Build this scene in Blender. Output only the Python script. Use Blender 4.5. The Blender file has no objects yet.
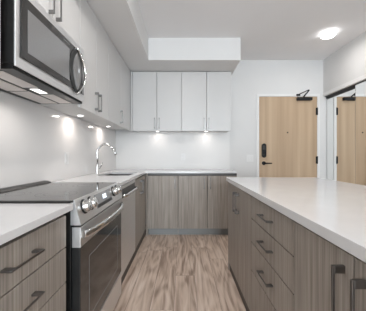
import bpy, bmesh, math
from mathutils import Vector, Matrix

# ------------------------------------------------------------------ camera, light, exposure
SC = bpy.context.scene
COL = SC.collection
PI = math.pi

cam_d = bpy.data.cameras.new('camera')
cam_d.sensor_width = 36.0
cam_d.lens = 36.0 * 238.0 / 366.0
cam_d.clip_start = 0.02
cam = bpy.data.objects.new('camera', cam_d)
cam.location = (0, 0, 1.15)
cam.rotation_euler = (PI / 2, 0, 0)
COL.objects.link(cam)
SC.camera = cam

world = bpy.data.worlds.new('sky')
world.use_nodes = True
SC.world = world
world.node_tree.nodes['Background'].inputs[0].default_value = (0.80, 0.88, 1.0, 1)
world.node_tree.nodes['Background'].inputs[1].default_value = 2.0


def area_light(name, loc, rot, sx, sy, power, color=(1, 1, 1), spread=PI, parent=None, shape='RECTANGLE'):
    d = bpy.data.lights.new(name, 'AREA')
    d.shape = shape
    d.size = sx
    if shape == 'RECTANGLE':
        d.size_y = sy
    d.energy = power
    d.color = color
    d.spread = spread
    o = bpy.data.objects.new(name, d)
    o.location = loc
    o.rotation_euler = rot
    COL.objects.link(o)
    if parent:
        o.parent = parent
    return o


WINDOW_POWER = 290.0
LAMP_EMIT = 7.0
LAMP_POWER = 4.0
NEAR_LAMP_POWER = 15.5
PUCK_POWER = 0.30
# daylight through the big window of the living room behind the camera
area_light('window_daylight', (0.80, -6.02, 1.30), (PI / 2, 0, 0), 2.5, 2.3, WINDOW_POWER, (0.84, 0.94, 1.0))

SC.view_settings.view_transform = 'Standard'
SC.view_settings.look = 'None'
SC.view_settings.gamma = 1.0
SC.view_settings.use_curve_mapping = False
SC.view_settings.exposure = 0.13
SC.cycles.diffuse_bounces = 8
SC.cycles.max_bounces = 14
SC.cycles.sample_clamp_indirect = 4.0


# ------------------------------------------------------------------ materials
def srgb(r, g, b):
    f = lambda c: (c / 255 / 12.92) if c / 255 <= 0.04045 else ((c / 255 + 0.055) / 1.055) ** 2.4
    return (f(r), f(g), f(b), 1)


def mat(name, color, rough=0.5, metal=0.0, spec=0.5, emit=None, emit_s=0.0):
    m = bpy.data.materials.new(name)
    m.use_nodes = True
    p = m.node_tree.nodes['Principled BSDF']
    p.inputs['Base Color'].default_value = color
    p.inputs['Roughness'].default_value = rough
    p.inputs['Metallic'].default_value = metal
    p.inputs['Specular IOR Level'].default_value = spec
    if emit:
        p.inputs['Emission Color'].default_value = emit
        p.inputs['Emission Strength'].default_value = emit_s
    return m


def nodes(m):
    return m.node_tree.nodes, m.node_tree.links, m.node_tree.nodes['Principled BSDF']


def ramp(n, stops):
    r = n.new('ShaderNodeValToRGB')
    els = r.color_ramp.elements
    while len(els) < len(stops):
        els.new(0.5)
    for e, (p, c) in zip(els, stops):
        e.position = p
        e.color = c
    return r


def noise_mat(name, c0, c1, scale, rough, spec=0.5, metal=0.0, stretch=(1, 1, 1), detail=4, bump=0.0, p0=0.3, p1=0.7):
    """Two tones mixed by object-space noise stretched along an axis."""
    m = mat(name, c0, rough, metal, spec)
    n, l, p = nodes(m)
    tc = n.new('ShaderNodeTexCoord')
    mp = n.new('ShaderNodeMapping')
    mp.inputs['Scale'].default_value = stretch
    nz = n.new('ShaderNodeTexNoise')
    nz.inputs['Scale'].default_value = scale
    nz.inputs['Detail'].default_value = detail
    r = ramp(n, [(p0, c0), (p1, c1)])
    l.new(tc.outputs['Object'], mp.inputs[0])
    l.new(mp.outputs[0], nz.inputs['Vector'])
    l.new(nz.outputs['Fac'], r.inputs[0])
    l.new(r.outputs[0], p.inputs['Base Color'])
    if bump:
        b = n.new('ShaderNodeBump')
        b.inputs['Strength'].default_value = bump
        b.inputs['Distance'].default_value = 0.002
        l.new(nz.outputs['Fac'], b.inputs['Height'])
        l.new(b.outputs[0], p.inputs['Normal'])
    return m


def laminate():
    m = mat('grey_brown_woodgrain_laminate', (0.2, 0.17, 0.15, 1), 0.42, 0, 0.4)
    n, l, p = nodes(m)
    tc = n.new('ShaderNodeTexCoord')
    mp = n.new('ShaderNodeMapping')
    mp.inputs['Scale'].default_value = (120, 120, 2.2)
    nz = n.new('ShaderNodeTexNoise')
    nz.inputs['Scale'].default_value = 1.0
    nz.inputs['Detail'].default_value = 5
    mp2 = n.new('ShaderNodeMapping')
    mp2.inputs['Scale'].default_value = (26, 26, 0.8)
    nz2 = n.new('ShaderNodeTexNoise')
    nz2.inputs['Scale'].default_value = 1.0
    nz2.inputs['Detail'].default_value = 3
    mx = n.new('ShaderNodeMix')
    mx.inputs[0].default_value = 0.28
    r = ramp(n, [(0.30, LAM_DARK), (0.72, LAM_LIGHT)])
    l.new(tc.outputs['Object'], mp.inputs[0])
    l.new(tc.outputs['Object'], mp2.inputs[0])
    l.new(mp.outputs[0], nz.inputs['Vector'])
    l.new(mp2.outputs[0], nz2.inputs['Vector'])
    l.new(nz.outputs['Fac'], mx.inputs[2])
    l.new(nz2.outputs['Fac'], mx.inputs[3])
    l.new(mx.outputs[0], r.inputs[0])
    l.new(r.outputs[0], p.inputs['Base Color'])
    return m


def floor_mat():
    m = mat('wood_look_plank_flooring', (0.3, 0.2, 0.15, 1), 0.45, 0, 0.4)
    n, l, p = nodes(m)
    tc = n.new('ShaderNodeTexCoord')
    mp = n.new('ShaderNodeMapping')
    mp.inputs['Rotation'].default_value = (0, 0, PI / 2)
    mp.inputs['Location'].default_value = (0.35, 0.07, 0)
    bk = n.new('ShaderNodeTexBrick')
    bk.inputs['Scale'].default_value = 1.0
    bk.inputs['Brick Width'].default_value = 1.22
    bk.inputs['Row Height'].default_value = 0.18
    bk.inputs['Mortar Size'].default_value = 0.0012
    bk.inputs['Mortar Smooth'].default_value = 0.3
    bk.inputs['Bias'].default_value = 0.0
    bk.offset = 0.0
    bk.inputs['Color1'].default_value = (0, 0, 0, 1)
    bk.inputs['Color2'].default_value = (1, 1, 1, 1)
    bk.inputs['Mortar'].default_value = (0.5, 0.5, 0.5, 1)
    l.new(tc.outputs['Object'], mp.inputs[0])
    sx = n.new('ShaderNodeSeparateXYZ')
    l.new(mp.outputs[0], sx.inputs[0])
    rw = n.new('ShaderNodeMath')
    rw.operation = 'DIVIDE'
    rw.inputs[1].default_value = 0.18
    l.new(sx.outputs[1], rw.inputs[0])
    fl = n.new('ShaderNodeMath')
    fl.operation = 'FLOOR'
    l.new(rw.outputs[0], fl.inputs[0])
    wn = n.new('ShaderNodeTexWhiteNoise')
    wn.noise_dimensions = '1D'
    l.new(fl.outputs[0], wn.inputs['W'])
    ad = n.new('ShaderNodeMath')
    ad.operation = 'MULTIPLY_ADD'
    ad.inputs[1].default_value = 1.22
    l.new(wn.outputs['Value'], ad.inputs[0])
    l.new(sx.outputs[0], ad.inputs[2])
    cb = n.new('ShaderNodeCombineXYZ')
    l.new(ad.outputs[0], cb.inputs[0])
    l.new(sx.outputs[1], cb.inputs[1])
    l.new(cb.outputs[0], bk.inputs['Vector'])
    # grain: long noise, shifted per plank
    sh = n.new('ShaderNodeVectorMath')
    sh.operation = 'MULTIPLY_ADD'
    l.new(bk.outputs['Color'], sh.inputs[0])
    sh.inputs[1].default_value = (3.7, 9.1, 5.3)
    l.new(tc.outputs['Object'], sh.inputs[2])
    mg = n.new('ShaderNodeMapping')
    mg.inputs['Scale'].default_value = (26, 2.2, 1)
    l.new(sh.outputs[0], mg.inputs[0])
    nz = n.new('ShaderNodeTexNoise')
    nz.inputs['Scale'].default_value = 1.0
    nz.inputs['Detail'].default_value = 6
    nz.inputs['Distortion'].default_value = 1.1
    l.new(mg.outputs[0], nz.inputs['Vector'])
    # cathedral figure: rings of a low-frequency noise
    mg2 = n.new('ShaderNodeMapping')
    mg2.inputs['Scale'].default_value = (4.5, 0.8, 1)
    l.new(sh.outputs[0], mg2.inputs[0])
    nz2 = n.new('ShaderNodeTexNoise')
    nz2.inputs['Scale'].default_value = 1.0
    nz2.inputs['Detail'].default_value = 1.5
    l.new(mg2.outputs[0], nz2.inputs['Vector'])
    mu = n.new('ShaderNodeMath')
    mu.operation = 'MULTIPLY'
    mu.inputs[1].default_value = 60
    l.new(nz2.outputs['Fac'], mu.inputs[0])
    sn = n.new('ShaderNodeMath')
    sn.operation = 'SINE'
    l.new(mu.outputs[0], sn.inputs[0])
    ma = n.new('ShaderNodeMath')
    ma.operation = 'MULTIPLY_ADD'
    ma.inputs[1].default_value = 0.09
    l.new(sn.outputs[0], ma.inputs[0])
    l.new(nz.outputs['Fac'], ma.inputs[2])
    pl = n.new('ShaderNodeMath')
    pl.operation = 'MULTIPLY_ADD'
    pl.inputs[1].default_value = 0.11
    l.new(bk.outputs['Color'], pl.inputs[0])
    l.new(ma.outputs[0], pl.inputs[2])
    r = ramp(n, [(0.30, FLOOR_DARK), (0.58, FLOOR_MID), (0.88, FLOOR_LIGHT)])
    l.new(pl.outputs[0], r.inputs[0])
    mj = n.new('ShaderNodeMix')
    mj.data_type = 'RGBA'
    l.new(bk.outputs['Fac'], mj.inputs[0])
    l.new(r.outputs[0], mj.inputs[6])
    mj.inputs[7].default_value = (0.10, 0.07, 0.055, 1)
    l.new(mj.outputs[2], p.inputs['Base Color'])
    return m


def brushed(name, color, rough, stretch):
    m = noise_mat(name, tuple(c * 0.93 for c in color[:3]) + (1,), color, 1.0, rough, 0.5, 1.0, stretch, 3)
    return m


LAM_DARK = srgb(114, 105, 98)
LAM_LIGHT = srgb(174, 166, 157)
FLOOR_DARK = srgb(146, 125, 111)
FLOOR_MID = srgb(200, 179, 163)
FLOOR_LIGHT = srgb(222, 206, 194)

M = dict(
    wall=noise_mat('white_wall_paint', (0.66, 0.66, 0.66, 1), (0.68, 0.68, 0.68, 1), 3, 0.7, 0.25),
    ceiling=noise_mat('white_ceiling_paint', (0.81, 0.81, 0.82, 1), (0.83, 0.83, 0.84, 1), 2, 0.85, 0.15),
    soffit=noise_mat('white_soffit_paint', (0.70, 0.70, 0.70, 1), (0.72, 0.72, 0.72, 1), 2, 0.85, 0.15),
    splash=noise_mat('white_polished_slab', (0.73, 0.72, 0.715, 1), (0.76, 0.75, 0.745, 1), 1.5, 0.07, 0.30),
    splash_satin=noise_mat('white_honed_slab', (0.71, 0.705, 0.70, 1), (0.74, 0.735, 0.73, 1), 1.5, 0.38, 0.15),
    quartz=noise_mat('white_quartz_top', (0.66, 0.66, 0.67, 1), (0.685, 0.685, 0.695, 1), 9, 0.16, 0.45),
    lam=laminate(),
    upper=noise_mat('satin_light_grey_lacquer', (0.575, 0.572, 0.57, 1), (0.59, 0.587, 0.585, 1), 2, 0.32, 0.4),
    upper_in=noise_mat('pale_grey_carcass_board', (0.60, 0.60, 0.60, 1), (0.63, 0.63, 0.63, 1), 2, 0.5, 0.3),
    dark_in=noise_mat('dark_carcass_board', (0.05, 0.045, 0.042, 1), (0.06, 0.055, 0.05, 1), 4, 0.6, 0.3),
    rail=noise_mat('dark_grey_channel', (0.07, 0.07, 0.07, 1), (0.085, 0.085, 0.085, 1), 4, 0.4, 0.4),
    toe=brushed('grey_satin_plinth', (0.25, 0.255, 0.255, 1), 0.5, (2, 2, 90)),
    toe_shaded=noise_mat('shaded_plinth_board', (0.07, 0.06, 0.055, 1), (0.09, 0.08, 0.07, 1), 6, 0.5, 0.3),  # darker copy of the grey plinth, shade under the side runs put into its colour
    floor=floor_mat(),
    steel=brushed('brushed_stainless_steel', (0.78, 0.78, 0.785, 1), 0.46, (3, 3, 160)),
    steel_h=brushed('brushed_stainless_steel_lengthwise', (0.76, 0.76, 0.765, 1), 0.40, (120, 3, 3)),
    sinkm=brushed('dark_satin_steel', (0.16, 0.155, 0.15, 1), 0.45, (60, 60, 60)),
    chrome=brushed('polished_chrome', (0.72, 0.72, 0.71, 1), 0.10, (5, 5, 5)),
    pewter=brushed('brushed_dark_nickel', (0.21, 0.20, 0.195, 1), 0.30, (30, 30, 30)),
    nickel=brushed('brushed_nickel', (0.27, 0.267, 0.263, 1), 0.30, (30, 30, 30)),
    black=noise_mat('black_enamel', (0.012, 0.012, 0.012, 1), (0.018, 0.018, 0.018, 1), 20, 0.35, 0.4),
    bglass=noise_mat('black_ceramic_glass', (0.020, 0.018, 0.017, 1), (0.024, 0.022, 0.02, 1), 6, 0.05, 0.8),
    oglass=noise_mat('smoked_oven_glass', (0.028, 0.026, 0.025, 1), (0.034, 0.032, 0.03, 1), 6, 0.10, 0.55),
    mglass=noise_mat('grey_screened_glass', (0.17, 0.17, 0.172, 1), (0.19, 0.19, 0.192, 1), 200, 0.07, 0.8),
    mframe=noise_mat('charcoal_glass', (0.035, 0.033, 0.032, 1), (0.04, 0.038, 0.037, 1), 5, 0.12, 0.35),
    display=noise_mat('grey_display_glass', (0.25, 0.25, 0.255, 1), (0.28, 0.28, 0.285, 1), 8, 0.2, 0.5),
    digits=mat('lit_clock_digits', (0.8, 0.9, 1, 1), 0.4, 0, 0.5, (0.85, 0.93, 1, 1), 1.6),
    filt=brushed('grease_filter_mesh', (0.80, 0.76, 0.74, 1), 0.55, (400, 400, 400)),
    mwlamp=mat('hood_lamp_lens', (0.9, 0.9, 0.88, 1), 0.3, 0, 0.5, (1, 0.95, 0.9, 1), 1.3),
    puck=mat('puck_light_lens', (0.9, 0.9, 0.9, 1), 0.3, 0, 0.5, (1, 0.96, 0.92, 1), 7.0),
    lamp=mat('ceiling_lamp_diffuser', (0.9, 0.9, 0.9, 1), 0.4, 0, 0.5, (1, 0.985, 0.965, 1), LAMP_EMIT),
    white=noise_mat('white_plastic', (0.73, 0.73, 0.73, 1), (0.75, 0.75, 0.75, 1), 5, 0.35, 0.5),
    trim=noise_mat('white_trim_enamel', (0.72, 0.72, 0.72, 1), (0.74, 0.74, 0.74, 1), 3, 0.4, 0.4),
    mirror=mat('silvered_mirror', (0.93, 0.94, 0.935, 1), 0.0, 1.0, 0.5),
    blackmetal=noise_mat('matt_black_metal', (0.012, 0.013, 0.014, 1), (0.014, 0.015, 0.016, 1), 15, 0.5, 0.2),
    track=noise_mat('dark_bronze_track', (0.06, 0.06, 0.062, 1), (0.075, 0.075, 0.078, 1), 10, 0.45, 0.4),
    oak=noise_mat('pale_oak_veneer', srgb(168, 144, 118), srgb(193, 169, 142), 1.0, 0.45, 0.35, 0, (9, 9, 0.35), 4, 0, 0.3, 0.75),
)


# ------------------------------------------------------------------ mesh building
class MB:
    def __init__(self):
        self.bm = bmesh.new()

    def box(self, x0, x1, y0, y1, z0, z1, bev=0.0, seg=2):
        x0, x1 = min(x0, x1), max(x0, x1)
        y0, y1 = min(y0, y1), max(y0, y1)
        z0, z1 = min(z0, z1), max(z0, z1)
        t = bmesh.new()
        r = bmesh.ops.create_cube(t, size=1.0)
        for v in r['verts']:
            v.co = Vector(((x0 + x1) / 2 + v.co.x * (x1 - x0), (y0 + y1) / 2 + v.co.y * (y1 - y0), (z0 + z1) / 2 + v.co.z * (z1 - z0)))
        if bev > 0:
            bmesh.ops.bevel(t, geom=t.edges[:], offset=bev, segments=seg, affect='EDGES', profile=0.5)
        self._merge(t)
        return self

    def _merge(self, t):
        me = bpy.data.meshes.new('tmp')
        t.to_mesh(me)
        t.free()
        self.bm.from_mesh(me)
        bpy.data.meshes.remove(me)

    def tube(self, pts, rad, seg=12, closed_caps=True, scale=None):
        """Swept round tube through pts; rad a number or one per point; scale=(a,b) squashes the section."""
        pts = [Vector(p) for p in pts]
        n = len(pts)
        rads = rad if isinstance(rad, (list, tuple)) else [rad] * n
        sa, sb = scale or (1, 1)
        rings = []
        t0 = (pts[1] - pts[0]).normalized()
        up = Vector((0, 0, 1)) if abs(t0.z) < 0.9 else Vector((0, 1, 0))
        u = (up - t0 * up.dot(t0)).normalized()
        for i in range(n):
            a = pts[max(i - 1, 0)]
            b = pts[min(i + 1, n - 1)]
            t = (b - a).normalized()
            u = (u - t * u.dot(t)).normalized()
            w = t.cross(u)
            ring = []
            for k in range(seg):
                an = 2 * PI * k / seg
                ring.append(self.bm.verts.new(pts[i] + (u * math.cos(an) * sa + w * math.sin(an) * sb) * rads[i]))
            rings.append(ring)
        for i in range(n - 1):
            for k in range(seg):
                f = self.bm.faces.new((rings[i][k], rings[i][(k + 1) % seg], rings[i + 1][(k + 1) % seg], rings[i + 1][k]))
                f.smooth = True
        if closed_caps:
            self.bm.faces.new(rings[0][::-1])
            self.bm.faces.new(rings[-1])
        return self

    def lathe(self, c, axis, prof, seg=24):
        """prof = [(radius, distance along axis)]; sweeps about axis from centre c."""
        c = Vector(c)
        ax = Vector(axis).normalized()
        up = Vector((0, 0, 1)) if abs(ax.z) < 0.9 else Vector((0, 1, 0))
        u = (up - ax * up.dot(ax)).normalized()
        w = ax.cross(u)
        rings = []
        for r, d in prof:
            rings.append([self.bm.verts.new(c + ax * d + (u * math.cos(2 * PI * k / seg) + w * math.sin(2 * PI * k / seg)) * max(r, 1e-5)) for k in range(seg)])
        for i in range(len(rings) - 1):
            for k in range(seg):
                f = self.bm.faces.new((rings[i][k], rings[i][(k + 1) % seg], rings[i + 1][(k + 1) % seg], rings[i + 1][k]))
                f.smooth = False
        self.bm.faces.new(rings[0][::-1])
        self.bm.faces.new(rings[-1])
        return self

    def prism(self, poly, axis, a0, a1):
        """Extrude a 2-D polygon along 'x','y' or 'z'. poly coordinates are the other two axes in order."""
        def P(p, a):
            if axis == 'x':
                return Vector((a, p[0], p[1]))
            if axis == 'y':
                return Vector((p[0], a, p[1]))
            return Vector((p[0], p[1], a))
        lo = [self.bm.verts.new(P(p, a0)) for p in poly]
        hi = [self.bm.verts.new(P(p, a1)) for p in poly]
        n = len(poly)
        for i in range(n):
            self.bm.faces.new((lo[i], lo[(i + 1) % n], hi[(i + 1) % n], hi[i]))
        self.bm.faces.new(lo[::-1])
        self.bm.faces.new(hi)
        return self

    def cells(self, xs, ys, inside, z0, z1, axis='z'):
        """Slab over a grid of cells with holes or notches. axis z: (x,y) plan; y: (x,z) elevation, thickness along y."""
        def P(a, b, c):
            return Vector((a, b, c)) if axis == 'z' else (Vector((a, c, b)) if axis == 'y' else Vector((c, a, b)))
        vt = {}

        def V(i, j, k):
            key = (i, j, k)
            if key not in vt:
                vt[key] = self.bm.verts.new(P(xs[i], ys[j], z1 if k else z0))
            return vt[key]
        nx, ny = len(xs) - 1, len(ys) - 1
        on = lambda i, j: 0 <= i < nx and 0 <= j < ny and inside(i, j)
        for i in range(nx):
            for j in range(ny):
                if not on(i, j):
                    continue
                self.bm.faces.new((V(i, j, 1), V(i + 1, j, 1), V(i + 1, j + 1, 1), V(i, j + 1, 1)))
                self.bm.faces.new((V(i, j, 0), V(i, j + 1, 0), V(i + 1, j + 1, 0), V(i + 1, j, 0)))
                if not on(i - 1, j):
                    self.bm.faces.new((V(i, j, 0), V(i, j, 1), V(i, j + 1, 1), V(i, j + 1, 0)))
                if not on(i + 1, j):
                    self.bm.faces.new((V(i + 1, j, 0), V(i + 1, j + 1, 0), V(i + 1, j + 1, 1), V(i + 1, j, 1)))
                if not on(i, j - 1):
                    self.bm.faces.new((V(i, j, 0), V(i + 1, j, 0), V(i + 1, j, 1), V(i, j, 1)))
                if not on(i, j + 1):
                    self.bm.faces.new((V(i, j + 1, 0), V(i, j + 1, 1), V(i + 1, j + 1, 1), V(i + 1, j + 1, 0)))
        return self

    def build(self, name, material, parent=None, base=None, smooth=False):
        """ONE mesh object. Geometry is given in world coordinates and re-based to the thing (or its own base)."""
        bmesh.ops.recalc_face_normals(self.bm, faces=self.bm.faces[:])
        b = Vector(base) if base is not None else (world_base(parent) if parent else Vector((0, 0, 0)))
        bmesh.ops.translate(self.bm, verts=self.bm.verts[:], vec=-b)
        me = bpy.data.meshes.new(name)
        if smooth:
            for f in self.bm.faces:
                f.smooth = True
        self.bm.to_mesh(me)
        self.bm.free()
        me.materials.append(material)
        o = bpy.data.objects.new(name, me)
        COL.objects.link(o)
        if parent:
            o.parent = parent
            o.location = b - world_base(parent)
        else:
            o.location = b
        return o


def world_base(o):
    v = Vector((0, 0, 0))
    while o is not None:
        v = v + o.location
        o = o.parent
    return v


def tag(o, label, cat, group=None, kind=None):
    o['label'] = label
    o['category'] = cat
    if group:
        o['group'] = group
    if kind:
        o['kind'] = kind
    return o


def thing(name, base, label, cat, group=None, kind=None):
    o = bpy.data.objects.new(name, None)
    o.empty_display_size = 0.1
    o.location = base
    COL.objects.link(o)
    return tag(o, label, cat, group, kind)


# ------------------------------------------------------------------ dimensions (metres; x right, y away, z up)
XL, XR = -1.13, 2.34           # left and right wall
YB, YR = 3.97, -6.00           # back wall (entry door), rear wall behind the viewer
ZC = 2.743                     # ceiling
ZS = 2.44                      # soffit underside
CT = 0.925                     # counter top height
CB = 0.898                     # counter slab underside
FL, FB, FI = -0.53, 3.40, 0.455  # front planes of left run, back run, island
UL, UB = -0.797, 3.63          # front planes of the uppers
UZ0, UZ1 = 1.523, 2.432

# ------------------------------------------------------------------ room shell
tag(MB().box(XL - 0.1, XR + 0.8, YR - 0.1, YB + 0.1, -0.06, 0).build('floor', M['floor']),
    'brown wood-look plank floor running away from the viewer', 'floor', kind='structure')
tag(MB().box(XL - 0.1, XR + 0.8, YR - 0.1, YB + 0.1, ZC, ZC + 0.08).build('ceiling', M['ceiling']),
    'flat white painted ceiling above the kitchen', 'ceiling', kind='structure')
tag(MB().box(XL - 0.1, XL, YR, YB, 0, ZC).build('wall_left', M['wall']),
    'white wall behind the range and the left upper cabinets', 'wall', kind='structure')
tag(MB().cells([XL - 0.1, 1.262, 2.238, XR + 0.8], [0, 2.135, ZC], lambda i, j: not (i == 1 and j == 0), YB, YB + 0.1, 'y').build('wall_back', M['wall']),
    'white wall around the oak entry door behind the island', 'wall', kind='structure')
tag(MB().cells([YR, 2.05, YB], [0, 2.13, ZC], lambda i, j: not (i == 1 and j == 0), XR, XR + 0.022, 'x').build('wall_right', M['wall']),
    'white wall above and beside the mirrored closet opening', 'wall', kind='structure')
tag(MB().box(XR + 0.12, XR + 0.16, 1.9, YB, 0, ZC).build('wall_closet', M['wall']),
    'closet wall hidden behind the mirrored sliding doors', 'wall', kind='structure')
tag(MB().cells([XL - 0.1, -0.45, 2.05, XR + 0.8], [0, 0.15, 2.45, ZC], lambda i, j: not (i == 1 and j == 1), YR - 0.1, YR, 'y').build('wall_rear', M['wall']),
    'wall with the large window behind the viewer', 'wall', kind='structure')
wf = MB()
wf.cells([-0.45, -0.40, 0.77, 0.83, 2.0, 2.05], [0.15, 0.20, 2.40, 2.45], lambda i, j: not (i in (1, 3) and j == 1), YR - 0.08, YR - 0.03, 'y')
tag(wf.build('window_1', M['trim']), 'white framed two-light window in the rear wall', 'window', kind='structure')

# dropped soffit above the upper cabinets, L-shaped
tag(MB().cells([XL, -0.468, 0.78], [YR, 3.22, YB], lambda i, j: i == 0 or j == 1, ZS, ZC).build('trim_1', M['soffit']),
    'white L-shaped dropped soffit above the upper cabinets', 'soffit', kind='structure')
tag(MB().cells([0.775, 1.215], [0.0, 0.11], lambda i, j: True, YB - 0.013, YB, 'y').build('baseboard_back', M['trim']),
    'white baseboard between the counter end and the entry door', 'baseboard', kind='structure')

# polished backsplash slabs
tag(MB().box(XL, XL + 0.012, 0.45, YB, CT + 0.001, 1.545).build('backsplash_slab', M['splash']),
    'glossy white backsplash slab behind the range and faucet', 'backsplash', kind='structure')
tag(MB().box(XL + 0.013, 0.775, YB - 0.012, YB, CT + 0.001, 1.545).build('backsplash_slab', M['splash_satin']),
    'smooth white backsplash slab on the far wall under the uppers', 'backsplash', kind='structure')


# ------------------------------------------------------------------ cabinet helpers
def obox(mb, side, front, a0, a1, d0, d1, z0, z1, bev=0.0):
    """Box given along (a) and depth behind the front plane (d). side L: faces +x, I: faces -x, B: faces -y."""
    if side == 'L':
        return mb.box(front - d1, front - d0, a0, a1, z0, z1, bev)
    if side == 'I':
        return mb.box(front + d0, front + d1, a0, a1, z0, z1, bev)
    return mb.box(a0, a1, front + d0, front + d1, z0, z1, bev)


def face_point(side, front, a, d, z):
    if side == 'L':
        return Vector((front - d, a, z))
    if side == 'I':
        return Vector((front + d, a, z))
    return Vector((a, front + d, z))


ROT = {'L': PI / 2, 'I': -PI / 2, 'B': 0.0}
_handle_mesh = {}


def handle_mesh(kind, length, vertical):
    key = (kind, length, vertical)
    if key in _handle_mesh:
        return _handle_mesh[key]
    t = MB()
    L = length / 2
    if vertical:
        t.box(-0.0042, 0.0042, -0.036, -0.028, -L, L, 0.0012)
        for s in (-1, 1):
            t.box(-0.0055, 0.0055, -0.030, 0.0, s * L, s * (L - 0.022), 0.0012)
    else:
        t.box(-L, L, -0.036, -0.029, -0.0035, 0.0035, 0.0012)
        for s in (-1, 1):
            t.box(s * L, s * (L - 0.022), -0.031, 0.0, -0.0040, 0.0040, 0.0012)
    bmesh.ops.recalc_face_normals(t.bm, faces=t.bm.faces[:])
    me = bpy.data.meshes.new('handle')
    t.bm.to_mesh(me)
    t.bm.free()
    me.materials.append(M[kind])
    _handle_mesh[key] = me
    return me


def add_handle(parent, side, pos, vertical, kind='pewter', length=0.165):
    o = bpy.data.objects.new('handle', handle_mesh(kind, length, vertical))
    COL.objects.link(o)
    o.parent = parent
    o.location = Vector(pos) - world_base(parent)
    o.rotation_euler = (0, 0, ROT[side])
    return o


def carcass(root, side, front, a0, a1, d0, d1, z0, z1, material, top=True):
    t = 0.016
    m = MB()
    obox(m, side, front, a0, a0 + t, d0, d1, z0, z1)
    obox(m, side, front, a1 - t, a1, d0, d1, z0, z1)
    obox(m, side, front, a0 + t, a1 - t, d0, d1, z0, z0 + t)
    obox(m, side, front, a0 + t, a1 - t, d1 - t, d1, z0 + t, z1)
    if top:
        obox(m, side, front, a0 + t, a1 - t, d0, d1 - t, z1 - t, z1)
    return m.build('carcass', material, root)


def door_panel(root, side, front, a0, a1, z0, z1, material, name='door', hpos=None, vertical=True, hkind='pewter'):
    g = 0.0028
    m = MB()
    obox(m, side, front, a0 + g, a1 - g, 0.0, 0.019, z0 + g, z1 - g, 0.0012)
    d = m.build(name, material, root, base=face_point(side, front, (a0 + a1) / 2, 0.0095, (z0 + z1) / 2))
    if hpos is not None:
        add_handle(d, side, face_point(side, front, hpos[0], 0.0, hpos[1]), vertical, hkind)
    return d


def base_cabinet(side, front, a0, a1, depth, label, doors=None, box_top=CB - 0.002, drawers=None, ztop=0.882, toe_h=0.10, toe_rec=0.016,
                 toe_mat='toe_shaded', rail=False, group='base cabinets', top=False):
    am = (a0 + a1) / 2
    root = thing('base_cabinet', face_point(side, front, am, depth / 2, 0), label, 'cabinet', group)
    carcass(root, side, front, a0 + 0.001, a1 - 0.001, 0.021, depth, toe_h, box_top, M['dark_in'], top)
    m = MB()
    obox(m, side, front, a0 + 0.001, a1 - 0.001, toe_rec, toe_rec + 0.015, 0.0, toe_h - 0.001)
    m.build('toe_kick', M[toe_mat], root)
    if rail:
        m = MB()
        obox(m, side, front, a0 + 0.001, a1 - 0.001, 0.002, 0.0195, ztop + 0.002, CB - 0.002)
        m.build('top_rail', M['rail'], root)
    for (b0, b1, ha) in (doors or []):
        door_panel(root, side, front, b0, b1, toe_h + 0.002, ztop, M['lam'], 'door', None if ha is None else (ha, 0.758))
    for (z0, z1) in (drawers or []):
        door_panel(root, side, front, a0, a1, z0, z1, M['lam'], 'drawer', (am, (z0 + z1) / 2 + 0.004), False)
    return root


def upper_cabinet(side, front, a0, a1, depth, label, doors, z0=UZ0, z1=UZ1, hz=1.640, group='upper cabinets', box_z0=None, a_box=None):
    am = (a0 + a1) / 2
    root = thing('upper_cabinet', face_point(side, front, am, depth / 2, z0), label, 'cabinet', group)
    b0, b1 = a_box or (a0, a1)
    bz = box_z0 if box_z0 is not None else z0 + 0.022
    carcass(root, side, front, b0 + 0.001, b1 - 0.001, 0.021, depth, bz, z1, M['upper_in'])
    for (d0, d1, ha) in doors:
        door_panel(root, side, front, d0, d1, z0, z1, M['upper'], 'door', None if ha is None else (ha, hz), True, 'nickel')
    return root


DR = [(0.735, 0.882), (0.578, 0.735), (0.392, 0.578), (0.102, 0.392)]
DRI = [(0.733, 0.882), (0.577, 0.733), (0.390, 0.577), (0.090, 0.390)]
DL = -XL + FL - 0.002          # depth of the left run, 0.598

# left run
base_cabinet('L', FL, 0.46, 1.082, DL, 'grey-brown woodgrain drawer cabinet in front of the range, under the near left counter', drawers=DR)
base_cabinet('L', FL, 2.632, 3.372, DL, 'grey-brown two-door sink cabinet in the corner beyond the dishwasher',
             doors=[(2.632, 3.0, 2.96), (3.0, 3.372, 3.04)])
# back run (its corner end is a narrow filler)
base_cabinet('B', FB, -0.505, -0.071, YB - FB - 0.014, 'grey-brown one-door base cabinet on the far wall, next to the inner corner',
             doors=[(-0.505, -0.071, -0.115)], ztop=0.864, toe_rec=0.06, toe_mat='toe', rail=True)
base_cabinet('B', FB, -0.070, 0.770, YB - FB - 0.014, 'grey-brown two-door base cabinet on the far wall, behind the island end',
             doors=[(-0.070, 0.347, 0.303), (0.347, 0.770, 0.391)], ztop=0.864, toe_rec=0.06, toe_mat='toe', rail=True)
tag(MB().box(-0.529, -0.506, FB + 0.002, FB + 0.03, 0.0, CB - 0.002).build('filler_strip', M['lam'], base=(-0.52, FB, 0)),
    'narrow grey-brown filler strip in the inner corner of the base cabinets', 'filler strip')
tag(MB().box(-1.1, -0.532, 1.898, 2.018, 0.0, CB - 0.002, 0.001).build('filler_board', M['lam'], base=(-0.82, 1.95, 0)),
    'grey-brown filler panel between the range and the dishwasher', 'filler panel')

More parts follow.
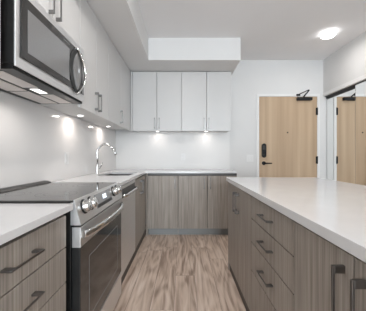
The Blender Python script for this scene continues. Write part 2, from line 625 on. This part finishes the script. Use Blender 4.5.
# island
ID = 0.60
base_cabinet('I', FI, 1.592, 2.385, ID, 'two-door island cabinet at the far end, with a pair of upright handles', doors=[(1.592, 1.975, 1.935), (1.975, 2.385, 2.015)],
             toe_h=0.085, group='island cabinets', box_top=0.886)
base_cabinet('I', FI, 0.978, 1.590, ID, 'four-drawer island cabinet in the middle of the island front', drawers=DRI, toe_h=0.085, group='island cabinets', box_top=0.886)
base_cabinet('I', FI, 0.290, 0.976, ID, 'two-door island cabinet nearest the viewer, with long dark upright handles', doors=[(0.290, 0.634, 0.594), (0.634, 0.976, 0.672)],
             toe_h=0.085, group='island cabinets', box_top=0.886)
tag(MB().box(FI + 0.001, 1.30, 2.387, 2.407, 0, 0.886, 0.001).build('island_end_board', M['lam'], base=(0.9, 2.397, 0)),
    'grey-brown upright panel closing the far end of the island', 'panel')
tag(MB().box(FI + ID + 0.003, FI + ID + 0.023, 0.29, 2.385, 0, 0.886, 0.001).build('island_back_board', M['lam'], base=(FI + ID, 1.33, 0)),
    'grey-brown panel along the back of the island facing the entry', 'panel')
tag(MB().box(0.445, 1.37, 0.25, 2.46, 0.888, CT, 0.0015).build('island_countertop', M['quartz'], base=(0.9, 1.35, CB)),
    'long white quartz countertop on the island', 'countertop')

tag(MB().box(FI + 0.001, FI + ID + 0.001, 0.268, 0.288, 0, 0.886, 0.001).build('island_end_board', M['lam'], base=(0.76, 0.278, 0)),
    'grey-brown upright board closing the near end of the island', 'panel')
tag(MB().box(XL + 0.002, FL - 0.001, 0.440, 0.459, 0, CB - 0.003, 0.001).build('cabinet_end_board', M['lam'], base=(-0.83, 0.45, 0)),
    'grey-brown upright board closing the near end of the left cabinets', 'panel')
tag(MB().box(0.7712, 0.7748, FB + 0.022, YB - 0.015, 0, 0.864, 0.0005).build('cabinet_end_board', M['lam'], base=(0.773, 3.68, 0)),
    'thin grey-brown board on the cabinet end nearest the entry door', 'panel')
# counters of the L-shaped run
tag(MB().box(XL + 0.001, -0.545 + 0.03, 0.435, 1.118, CB - 0.002, CT, 0.0015).build('countertop', M['quartz'], base=(-0.83, 0.8, CB)),
    'short white quartz countertop in front of the range on the left', 'countertop')
SX0, SX1, SY0, SY1 = -0.985, -0.605, 2.665, 3.27
tag(MB().cells([XL + 0.001, SX0, SX1, -0.515, 0.775], [1.896, SY0, SY1, 3.378, YB - 0.001],
               lambda i, j: (i < 3 or j == 3) and not (i == 1 and j == 1), CB, CT).build('countertop', M['quartz'], base=(-0.8, 3.6, CB)),
    'L-shaped white quartz countertop with the sink, turning along the far wall', 'countertop')

# sink bowl under the cut-out
sk = thing('sink', ((SX0 + SX1) / 2, (SY0 + SY1) / 2, 0.70), 'undermount stainless steel sink sunk in the corner counter', 'sink')
t_ = 0.004
b_ = MB()
b_.box(SX0 - t_, SX1 + t_, SY0 - t_, SY1 + t_, 0.70, 0.70 + t_)
b_.box(SX0 - t_, SX0, SY0 - t_, SY1 + t_, 0.70, CB - 0.001)
b_.box(SX1, SX1 + t_, SY0 - t_, SY1 + t_, 0.70, CB - 0.001)
b_.box(SX0, SX1, SY0 - t_, SY0, 0.70, CB - 0.001)
b_.box(SX0, SX1, SY1, SY1 + t_, 0.70, CB - 0.001)
b_.build('bowl', M['sinkm'], sk)
MB().lathe(((SX0 + SX1) / 2, (SY0 + SY1) / 2, 0.7045), (0, 0, 1), [(0.045, 0), (0.045, 0.003), (0.03, 0.003), (0.028, 0.0015)]).build('drain', M['chrome'], sk)

# faucet
FX, FY = -1.055, 2.93
fa = thing('faucet', (FX, FY, CT), 'tall chrome gooseneck kitchen faucet beside the sink', 'faucet')
MB().lathe((FX, FY, CT), (0, 0, 1), [(0.027, 0), (0.027, 0.006), (0.0225, 0.010), (0.0195, 0.06), (0.017, 0.105), (0.0135, 0.115), (0.0135, 0.12)], 24).build('base', M['chrome'], fa)
pts = [(FX, FY, CT + 0.11), (FX, FY, CT + 0.20), (FX, FY, CT + 0.255)]
R = 0.098
for k in range(1, 14):
    a = PI - k * (PI * 0.86) / 13
    pts.append((FX + R + R * math.cos(a), FY, CT + 0.265 + R * math.sin(a)))
MB().tube(pts, 0.0132, 14).build('spout', M['chrome'], fa)
e = Vector(pts[-1])
d = (e - Vector(pts[-2])).normalized()
MB().tube([e - d * 0.005, e + d * 0.01, e + d * 0.055, e + d * 0.062, e + d * 0.085], [0.0125, 0.0145, 0.0165, 0.0165, 0.014], 14).build('spray_head', M['chrome'], fa)
lv = MB()
lv.tube([(FX + 0.012, FY, CT + 0.072), (FX + 0.038, FY, CT + 0.076)], 0.011, 12)
lv.tube([(FX + 0.034, FY, CT + 0.074), (FX + 0.050, FY, CT + 0.105), (FX + 0.066, FY, CT + 0.142)], [0.0075, 0.006, 0.0055], 10)
lv.build('lever', M['chrome'], fa)

# ------------------------------------------------------------------ upper cabinets
UD = UL - XL - 0.014
upper_cabinet('L', UL, 0.45, 1.042, UD, 'light grey upper cabinet on the near side of the microwave, cut by the picture edge', [(0.45, 0.746, 0.706), (0.746, 1.042, 0.786)])
upper_cabinet('L', UL, 1.085, 1.842, UD, 'light grey two-door upper cabinet above the microwave', [(1.085, 1.455, 1.415), (1.455, 1.842, 1.495)],
              z0=1.963, hz=2.075)
upper_cabinet('L', UL, 1.844, 2.55, UD, 'light grey two-door upper cabinet beyond the microwave on the left wall', [(1.844, 2.197, 2.157), (2.197, 2.55, 2.237)])
upper_cabinet('L', UL, 2.552, 3.605, UD, 'light grey upper cabinet running into the corner above the sink', [(2.552, 3.06, 3.022), (3.06, 3.605, None)])
DUB = YB - UB - 0.014
upper_cabinet('B', UB, -0.770, -0.021, DUB, 'light grey two-door upper cabinet on the far wall, nearer the corner', [(-0.770, -0.399, -0.435), (-0.399, -0.021, -0.363)])
upper_cabinet('B', UB, -0.020, 0.739, DUB, 'light grey two-door upper cabinet on the far wall, nearer the entry door', [(-0.020, 0.358, 0.322), (0.358, 0.739, 0.394)])
tag(MB().box(-0.797, -0.772, UB - 0.002, UB + 0.02, UZ0, UZ1, 0.001).build('corner_filler', M['upper'], base=(-0.785, UB, UZ0)),
    'slim pale filler strip in the corner between the upper cabinets', 'filler strip')


def puck(x, y, label, power=PUCK_POWER):
    z = 1.5445
    o = thing('puck_light', (x, y, z), label, 'under-cabinet light', 'puck lights under the upper cabinets')
    MB().lathe((x, y, z), (0, 0, -1), [(0.034, 0.0), (0.034, 0.006), (0.029, 0.008), (0.027, 0.008), (0.027, 0.004)], 24).build('ring', M['white'], o)
    MB().lathe((x, y, z), (0, 0, -1), [(0.026, 0.0045), (0.026, 0.0065), (0.012, 0.0075)], 24).build('lens', M['puck'], o)
    area_light('puck_glow', (0, 0, -0.012), (0, 0, 0), 0.05, 0.05, power, (1, 0.90, 0.82), PI, o, 'DISK')
    return o


puck(-1.0, 2.32, 'lit round puck light under the upper cabinet just beyond the microwave', PUCK_POWER * 3.4)
puck(-1.0, 3.187, 'lit round puck light under the corner cabinet above the faucet', PUCK_POWER * 3.4)
puck(-0.41, 3.835, 'lit round puck light under the far uppers, nearer the corner')
puck(0.375, 3.835, 'lit round puck light under the far uppers, nearer the entry door')

# ------------------------------------------------------------------ over-the-range microwave
MX, MY0, MY1, MZ0, MZ1 = -0.760, 1.085, 1.845, 1.560, 1.958
mw = thing('microwave', (-0.94, 1.465, MZ0), 'stainless over-the-range microwave with a bowed handle above the range', 'microwave')
MB().box(XL + 0.014, MX - 0.0125, MY0 + 0.001, MY1 - 0.001, MZ0 + 0.012, MZ1 - 0.001, 0.002).build('case', M['black'], mw)
# underside tray with filters and lamp
MB().cells([XL + 0.014, -1.05, -0.90, -0.80, MX - 0.02], [MY0 + 0.006, 1.16, 1.44, 1.49, 1.77, MY1 - 0.006],
           lambda i, j: True, MZ0 - 0.012, MZ0 + 0.0115).build('bottom_tray', M['black'], mw)
for (f0, f1) in ((1.12, 1.455), (1.475, 1.81)):
    MB().box(-1.075, -0.955, f0, f1, MZ0 - 0.0155, MZ0 - 0.0122, 0.001).build('grease_filter', M['filt'], mw)
for (f0, f1) in ((1.12, 1.39), (1.55, 1.81)):
    MB().box(-0.935, -0.845, f0, f1, MZ0 - 0.0145, MZ0 - 0.0122, 0.001).build('bottom_panel', M['filt'], mw)
MB().box(-0.915, -0.865, 1.42, 1.52, MZ0 - 0.0155, MZ0 - 0.0122, 0.001).build('lamp_lens', M['mwlamp'], mw)
area_light('hood_glow', (-0.89 + 0.94, 1.47 - 1.465, -0.022), (0, 0, 0), 0.07, 0.07, 0.9, (1, 0.93, 0.87), PI * 0.85, mw)
# front
MB().box(MX - 0.012, MX - 0.004, MY0, MY1, MZ0, MZ1, 0.002).build('front_frame', M['steel'], mw)
dr = MB().box(MX - 0.003, MX + 0.004, MY0 + 0.030, MY1 - 0.060, MZ0 + 0.052, MZ1 - 0.048, 0.001).build('door', M['mframe'], mw)
MB().box(MX + 0.0045, MX + 0.0062, MY0 + 0.072, MY1 - 0.262, MZ0 + 0.088, MZ1 - 0.098, 0.0005).build('window', M['mglass'], dr)
MB().box(MX + 0.0045, MX + 0.0056, MY0 + 0.42, MY0 + 0.50, MZ1 - 0.074, MZ1 - 0.066).build('badge', M['nickel'], dr)
# handle's reflection in the glass, painted as a black lens behind the bowed handle
yc, zc = 1.675, 1.7475
H2 = 0.160
lens = []
for k in range(25):
    s = -1 + 2 * k / 24
    lens.append((yc - 0.100 * (1 - s * s) ** 0.9, zc + s * H2))
for k in range(1, 24):
    s = 1 - 2 * k / 24
    lens.append((yc + 0.100 * (1 - s * s) ** 0.9, zc + s * H2))
MB().prism(lens, 'x', MX + 0.0045, MX + 0.0085).build('handle_reflection', M['black'], dr)
lens2 = [(yc + 0.016 + (p[0] - yc) * 0.66, zc + (p[1] - zc) * 0.84) for p in lens]
MB().prism(lens2, 'x', MX + 0.009, MX + 0.0105).build('inner_reflection', M['mglass'], dr)  # grey reflection inside the black outline, put into the colour
hp = []
for k in range(21):
    s = -1 + 2 * k / 20
    hp.append((MX + 0.010 + 0.022 * (1 - s * s), yc + 0.004 + 0.094 * (1 - s * s), zc + s * (H2 + 0.006)))
MB().tube(hp, 0.0095, 12, True, (0.7, 1.0)).build('handle', M['chrome'], dr)
MB().box(MX - 0.003, MX + 0.003, MY1 - 0.045, MY1 - 0.025, MZ0 + 0.05, MZ1 - 0.12, 0.001).build('control_strip', M['display'], mw)

# ------------------------------------------------------------------ slide-in range
RY0, RY1 = 1.130, 1.888
rg = thing('range_stove', (-0.80, (RY0 + RY1) / 2, 0), 'stainless slide-in electric range with a black glass cooktop', 'stove')
MB().box(XL + 0.03, -0.535, RY0 + 0.003, RY1 - 0.003, 0.045, 0.905, 0.002).build('body', M['black'], rg)
for (fx, fy) in ((-1.05, RY0 + 0.05), (-1.05, RY1 - 0.05), (-0.58, RY0 + 0.05), (-0.58, RY1 - 0.05)):
    MB().lathe((fx, fy, 0), (0, 0, 1), [(0.02, 0), (0.02, 0.008), (0.012, 0.012), (0.012, 0.046)], 14).build('foot', M['black'], rg)
ck = MB().box(XL + 0.025, -0.520, RY0 - 0.008, RY1 + 0.004, CT + 0.002, CT + 0.012, 0.002).build('cooktop', M['bglass'], rg)
MB().box(XL + 0.03, -0.54, RY0 + 0.004, RY1 - 0.004, 0.905, CT + 0.002).build('top_frame', M['black'], rg)
ring_mat = M['display']
for (bx, by, r1) in ((-0.70, 1.32, 0.105), (-0.70, 1.70, 0.085), (-0.93, 1.32, 0.075), (-0.93, 1.70, 0.095)):
    mm = MB()
    bm = mm.bm
    for ra in (r1, r1 * 0.62):
        inn = [bm.verts.new((bx + (ra - 0.0015) * math.cos(2 * PI * k / 40), by + (ra - 0.0015) * math.sin(2 * PI * k / 40), CT + 0.01235)) for k in range(40)]
        out = [bm.verts.new((bx + ra * math.cos(2 * PI * k / 40), by + ra * math.sin(2 * PI * k / 40), CT + 0.01235)) for k in range(40)]
        for k in range(40):
            bm.faces.new((inn[k], out[k], out[(k + 1) % 40], inn[(k + 1) % 40]))
    mm.build('burner_ring', ring_mat, ck)
MB().prism([(XL + 0.026, CT + 0.013), (XL + 0.085, CT + 0.013), (XL + 0.080, CT + 0.018), (XL + 0.055, CT + 0.026), (XL + 0.026, CT + 0.026)], 'y', RY0 - 0.006, RY1 + 0.002).build('rear_vent_trim', M['black'], rg)
# sloping control panel
PT = (-0.517, CT + 0.014)      # top front edge
PB = (-0.484, 0.818)           # bottom front edge
MB().prism([(-0.534, CT - 0.02), (-0.534, CT + 0.0015), (-0.5195, CT + 0.0015), (-0.5195, CT + 0.014), PT, PB, (-0.534, 0.818)], 'y', RY0, RY1).build('control_panel', M['steel_h'], rg)
pn = Vector((PT[1] - PB[1], 0, PB[0] - PT[0])).normalized()       # outward normal of the slope


def on_panel(y, t, off=0.0):
    return Vector((PB[0] + (PT[0] - PB[0]) * t, y, PB[1] + (PT[1] - PB[1]) * t)) + pn * off


def panel_plate(y0, y1, t0, t1, o0, o1):
    m = MB()
    vs = []
    for o in (o0, o1):
        vs.append([m.bm.verts.new(on_panel(y, t, o)) for (y, t) in ((y0, t0), (y1, t0), (y1, t1), (y0, t1))])
    a, b = vs
    m.bm.faces.new(a[::-1])
    m.bm.faces.new(b)
    for k in range(4):
        m.bm.faces.new((a[k], a[(k + 1) % 4], b[(k + 1) % 4], b[k]))
    return m


dsp = panel_plate(1.365, 1.650, 0.22, 0.86, 0.0008, 0.003).build('display', M['display'], rg)
panel_plate(1.375, 1.640, 0.24, 0.38, 0.0032, 0.0042).build('touch_strip', M['black'], dsp)
# clock digits, seven-segment style
SEG = {'1': 'bc', '2': 'abged', '0': 'abcdef', ':': ''}


def digit_mesh(m, ch, y, w, t0, t1):
    tm = (t0 + t1) / 2
    ts = 0.04
    ys = 0.0035
    rect = {'a': (y, y + w, t1 - ts, t1), 'g': (y, y + w, tm - ts / 2, tm + ts / 2), 'd': (y, y + w, t0, t0 + ts),
            'f': (y, y + ys, tm, t1), 'b': (y + w - ys, y + w, tm, t1), 'e': (y, y + ys, t0, tm), 'c': (y + w - ys, y + w, t0, tm)}
    for s in SEG[ch]:
        y0, y1, a, b = rect[s]
        m.bm.faces.new([m.bm.verts.new(on_panel(yy, tt, 0.0036)) for (yy, tt) in ((y0, a), (y1, a), (y1, b), (y0, b))])


dm = MB()
yy = 1.475
for ch in '1200':
    digit_mesh(dm, ch, yy, 0.014, 0.52, 0.72)
    yy += 0.020
dm.build('clock_digits', M['digits'], dsp)
for ky in (1.212, 1.295, 1.720, 1.803):
    kb = MB()
    kb.lathe(on_panel(ky, 0.60, 0.0), pn, [(0.037, 0.0), (0.037, 0.004), (0.033, 0.006)], 28)
    k0 = kb.build('knob', M['black'], rg)
    kb = MB()
    kb.lathe(on_panel(ky, 0.60, 0.006), pn, [(0.031, 0.0), (0.031, 0.012), (0.027, 0.024), (0.023, 0.026)], 28)
    kb.build('knob_cap', M['chrome'], k0)
    g = MB()
    c0 = on_panel(ky, 0.60, 0.030)
    g.tube([c0 - Vector((0, 0.0, 0)) + (on_panel(ky, 0.86) - on_panel(ky, 0.5)) * -0.45, c0 + (on_panel(ky, 0.86) - on_panel(ky, 0.5)) * 0.45], 0.006, 8, True, (1, 1))
    g.build('knob_grip', M['chrome'], k0)
# oven door
DX = -0.488
od = MB().box(DX - 0.042, DX - 0.004, RY0 + 0.004, RY1 - 0.004, 0.232, 0.709, 0.002).build('oven_door', M['black'], rg)
MB().box(DX - 0.042, DX, RY0 + 0.003, RY1 - 0.003, 0.710, 0.808, 0.002).build('door_trim', M['steel_h'], od)
MB().box(DX - 0.0035, DX - 0.001, RY0 + 0.006, RY1 - 0.006, 0.236, 0.7085, 0.0008).build('door_glass', M['oglass'], od)
wn = MB()
wn.cells([RY0 + 0.11, RY0 + 0.114, RY1 - 0.114, RY1 - 0.11], [0.305, 0.309, 0.626, 0.63], lambda i, j: not (i == 1 and j == 1), DX - 0.0008, DX - 0.0004, 'x')
wn.build('window_border', M['display'], od)
hp = []
for k in range(25):
    s = -1 + 2 * k / 24
    hp.append((DX + 0.008 + 0.042 * (1 - abs(s) ** 3.2), (RY0 + RY1) / 2 + s * 0.358, 0.768))
MB().tube(hp, 0.0135, 14, True, (1.45, 0.75)).build('handle', M['chrome'], od)
MB().box(DX - 0.042, DX, RY0 + 0.004, RY1 - 0.004, 0.060, 0.226, 0.002).build('drawer', M['steel_h'], rg)

# ------------------------------------------------------------------ dishwasher
WY0, WY1 = 2.022, 2.628
dw = thing('dishwasher', (-0.8, 2.325, 0), 'built-in stainless dishwasher between the range and the sink cabinet', 'dishwasher')
MB().box(XL + 0.05, FL - 0.03, WY0 + 0.004, WY1 - 0.004, 0.105, CB - 0.006).build('tub', M['black'], dw)
MB().box(FL - 0.034, FL - 0.017, WY0 + 0.002, WY1 - 0.002, 0.0, 0.104).build('toe_kick', M['toe_shaded'], dw)
wd = MB().box(FL - 0.029, FL + 0.004, WY0 + 0.002, WY1 - 0.002, 0.106, CB - 0.012, 0.002).build('door', M['steel'], dw)
MB().box(FL + 0.0045, FL + 0.0065, WY0 + 0.03, WY1 - 0.03, 0.778, 0.858, 0.0008).build('handle_pocket', M['rail'], wd)
hp = [(FL + 0.006, WY0 + 0.04, 0.800)]
for k in range(9):
    hp.append((FL + 0.036, WY0 + 0.055 + k * (WY1 - WY0 - 0.11) / 8, 0.800))
hp.append((FL + 0.006, WY1 - 0.04, 0.800))
MB().tube(hp, 0.011, 12, True, (1.2, 0.7)).build('handle', M['chrome'], wd)

# ------------------------------------------------------------------ entry door
DX0, DX1, DT = 1.268, 2.232, 2.128
door = thing('door_1', (1.75, YB, 0), 'pale oak entry door with black hardware in a white frame', 'door', kind='structure')
fr = MB()
fr.cells([DX0 - 0.046, DX0 - 0.002, DX1 + 0.002, DX1 + 0.046], [0, DT + 0.004, DT + 0.048], lambda i, j: not (i == 1 and j == 0), YB - 0.012, YB + 0.0, 'y')
fr.build('door_frame', M['trim'], door)
leaf = MB().box(DX0, DX1, YB - 0.006, YB + 0.040, 0.008, DT, 0.001).build('door_leaf', M['oak'], door)
yf = YB - 0.006
for hz in (1.885, 1.075, 0.27):
    h = MB()
    h.tube([(DX1 + 0.002, yf - 0.009, hz - 0.062), (DX1 + 0.002, yf - 0.009, hz + 0.062)], 0.0085, 10)
    h.box(DX1 - 0.022, DX1 + 0.014, yf - 0.004, yf - 0.0005, hz - 0.06, hz + 0.06)
    h.build('hinge', M['blackmetal'], door)
# smart lock
lx = 1.345
lk = MB()
W, Hh = 0.036, 0.118
poly = []
for k in range(13):
    a = PI * k / 12
    poly.append((lx + W * math.cos(a), 1.232 + (Hh - W) + W * math.sin(a)))
for k in range(13):
    a = PI + PI * k / 12
    poly.append((lx + W * math.cos(a), 1.232 - (Hh - W) + W * math.sin(a)))
lk.prism(poly, 'y', yf - 0.026, yf - 0.0005)
lock = lk.build('smart_lock', M['blackmetal'], leaf)
MB().box(lx - 0.025, lx + 0.025, yf - 0.029, yf - 0.0265, 1.235, 1.32, 0.001).build('lock_keypad', M['bglass'], lock)
MB().lathe((lx, yf - 0.0265, 1.165), (0, -1, 0), [(0.019, 0), (0.019, 0.004), (0.008, 0.012), (0.008, 0.02)], 20).build('thumb_turn', M['blackmetal'], lock)
lvr = MB()
lvr.lathe((lx, yf - 0.0005, 1.022), (0, -1, 0), [(0.032, 0), (0.032, 0.008), (0.012, 0.010), (0.011, 0.045)], 24)
lvr.tube([(lx, yf - 0.045, 1.022), (lx + 0.02, yf - 0.050, 1.022), (lx + 0.06, yf - 0.050, 1.022), (lx + 0.118, yf - 0.048, 1.022)], [0.0115, 0.0115, 0.010, 0.009], 12)
lvr.build('lever_handle', M['blackmetal'], leaf)
MB().lathe((1.742, yf - 0.0005, 1.533), (0, -1, 0), [(0.012, 0), (0.012, 0.003), (0.006, 0.004), (0.006, 0.002)], 18).build('peephole', M['blackmetal'], leaf)
cl = MB().box(1.885, 2.135, yf - 0.05, yf - 0.0005, 2.062, 2.112, 0.008, 3).build('door_closer', M['blackmetal'], leaf)
ar = MB()
ar.tube([(2.0, yf - 0.030, 2.113), (2.0, yf - 0.030, 2.13)], 0.012, 12)
ar.tube([(2.0, yf - 0.030, 2.128), (2.0, yf - 0.19, 2.185)], 0.010, 8)
ar.tube([(2.0, yf - 0.19, 2.192), (1.915, yf - 0.010, 2.162)], 0.008, 8)
ar.box(1.885, 1.945, yf - 0.020, yf - 0.0065, 2.140, 2.170)
ar.build('closer_arm', M['blackmetal'], cl)

# ------------------------------------------------------------------ mirrored closet doors
def mirror_door(x, y0, y1, label, z1=2.085):
    o = thing('mirrored_closet_door', (x + 0.01, (y0 + y1) / 2, 0.012), label, 'mirror door', 'mirrored sliding closet doors')
    z0 = 0.012
    MB().box(x + 0.004, x + 0.020, y0 + 0.002, y1 - 0.002, z0 + 0.002, z1 - 0.002).build('backing', M['track'], o)
    MB().box(x, x + 0.0035, y0 + 0.003, y1 - 0.003, z0 + 0.003, z1 - 0.003).build('mirror_pane', M['mirror'], o)
    MB().cells([y0, y0 + 0.0022, y1 - 0.0022, y1], [z0, z0 + 0.012, z1 - 0.006, z1], lambda i, j: not (i == 1 and j == 1), x - 0.0008, x + 0.0203, 'x').build('edge_trim', M['nickel'], o)
    return o


mirror_door(2.395, 3.20, 3.962, 'frameless mirrored sliding door in the corner, reflecting the oak door hinges')
mirror_door(2.366, 2.42, 3.268, 'front mirrored sliding door at the picture edge, overlapping the corner one', 2.119)
mirror_door(2.395, 2.06, 2.50, 'narrow mirrored sliding door beyond the picture edge')
tag(MB().prism([(2.3645, 2.13), (2.43, 2.13), (2.43, 2.088), (2.421, 2.088), (2.421, 2.122), (2.393, 2.122), (2.393, 2.092), (2.388, 2.092), (2.388, 2.1215), (2.3645, 2.1215)], 'y', 2.052, 3.968).build('door_track', M['track'], base=(2.40, 3.0, 2.09)),
    'dark overhead track above the mirrored closet doors', 'door track')
tag(MB().prism([(2.325, 2.131), (2.3395, 2.131), (2.3395, 2.19), (2.332, 2.19)], 'y', 2.0, 3.969).build('trim_2', M['trim']),
    'white header trim above the mirrored closet doors', 'trim', kind='structure')

# ------------------------------------------------------------------ ceiling lamp, wall plates
def ceiling_lamp(cx, cy, label, power):
    lp = thing('ceiling_lamp', (cx, cy, ZC), label, 'ceiling light', 'flush ceiling lamps')
    MB().lathe((cx, cy, ZC), (0, 0, -1), [(0.080, 0), (0.080, 0.016), (0.074, 0.018)], 40).build('lamp_base', M['white'], lp)
    MB().lathe((cx, cy, ZC), (0, 0, -1), [(0.083, 0.018), (0.087, 0.026), (0.085, 0.038), (0.074, 0.048), (0.05, 0.054), (0.02, 0.056)], 40).build('diffuser', M['lamp'], lp, smooth=True)
    area_light('lamp_glow', (0, 0, -0.060), (0, 0, 0), 0.15, 0.15, power, (1, 0.96, 0.915), PI, lp, 'DISK')


ceiling_lamp(1.885, 3.09, 'round white flush lamp glowing on the ceiling in front of the entry door', LAMP_POWER)
ceiling_lamp(0.05, 1.25, 'round white flush lamp on the ceiling above the aisle between range and island', NEAR_LAMP_POWER)


def plate(name, pos, side, w, h, label, cat, rockers):
    o = thing(name, pos, label, cat)
    px, py, pz = pos
    def bx(a0, a1, d0, d1, z0, z1):
        m = MB()
        if side == 'B':
            return m.box(px + a0, px + a1, py - d1, py - d0, pz + z0, pz + z1, 0.0008)
        return m.box(px + d0, px + d1, py + a0, py + a1, pz + z0, pz + z1, 0.0008)
    bx(-w / 2, w / 2, 0.0003, 0.005, -h / 2, h / 2).build('cover_plate', M['white'], o)
    for (a0, a1, z0, z1, nm) in rockers:
        bx(a0, a1, 0.0053, 0.0075, z0, z1).build(nm, M['trim'], o)
    return o


out = [(-0.016, 0.016, 0.006, 0.036, 'socket'), (-0.016, 0.016, -0.036, -0.006, 'socket')]
plate('wall_outlet', (0.0, YB - 0.012, 1.125), 'B', 0.07, 0.115, 'white wall outlet in the middle of the far backsplash', 'outlet', out)
plate('wall_outlet', (XL + 0.012, 2.287, 1.125), 'L', 0.07, 0.115, 'white wall outlet on the left backsplash beyond the range', 'outlet', out)
sw = [(-0.041, -0.006, -0.033, 0.033, 'rocker'), (0.006, 0.041, -0.033, 0.033, 'rocker')]
plate('light_switch', (1.117, YB, 1.105), 'B', 0.115, 0.115, 'white double light switch on the wall left of the entry door', 'light switch', sw)
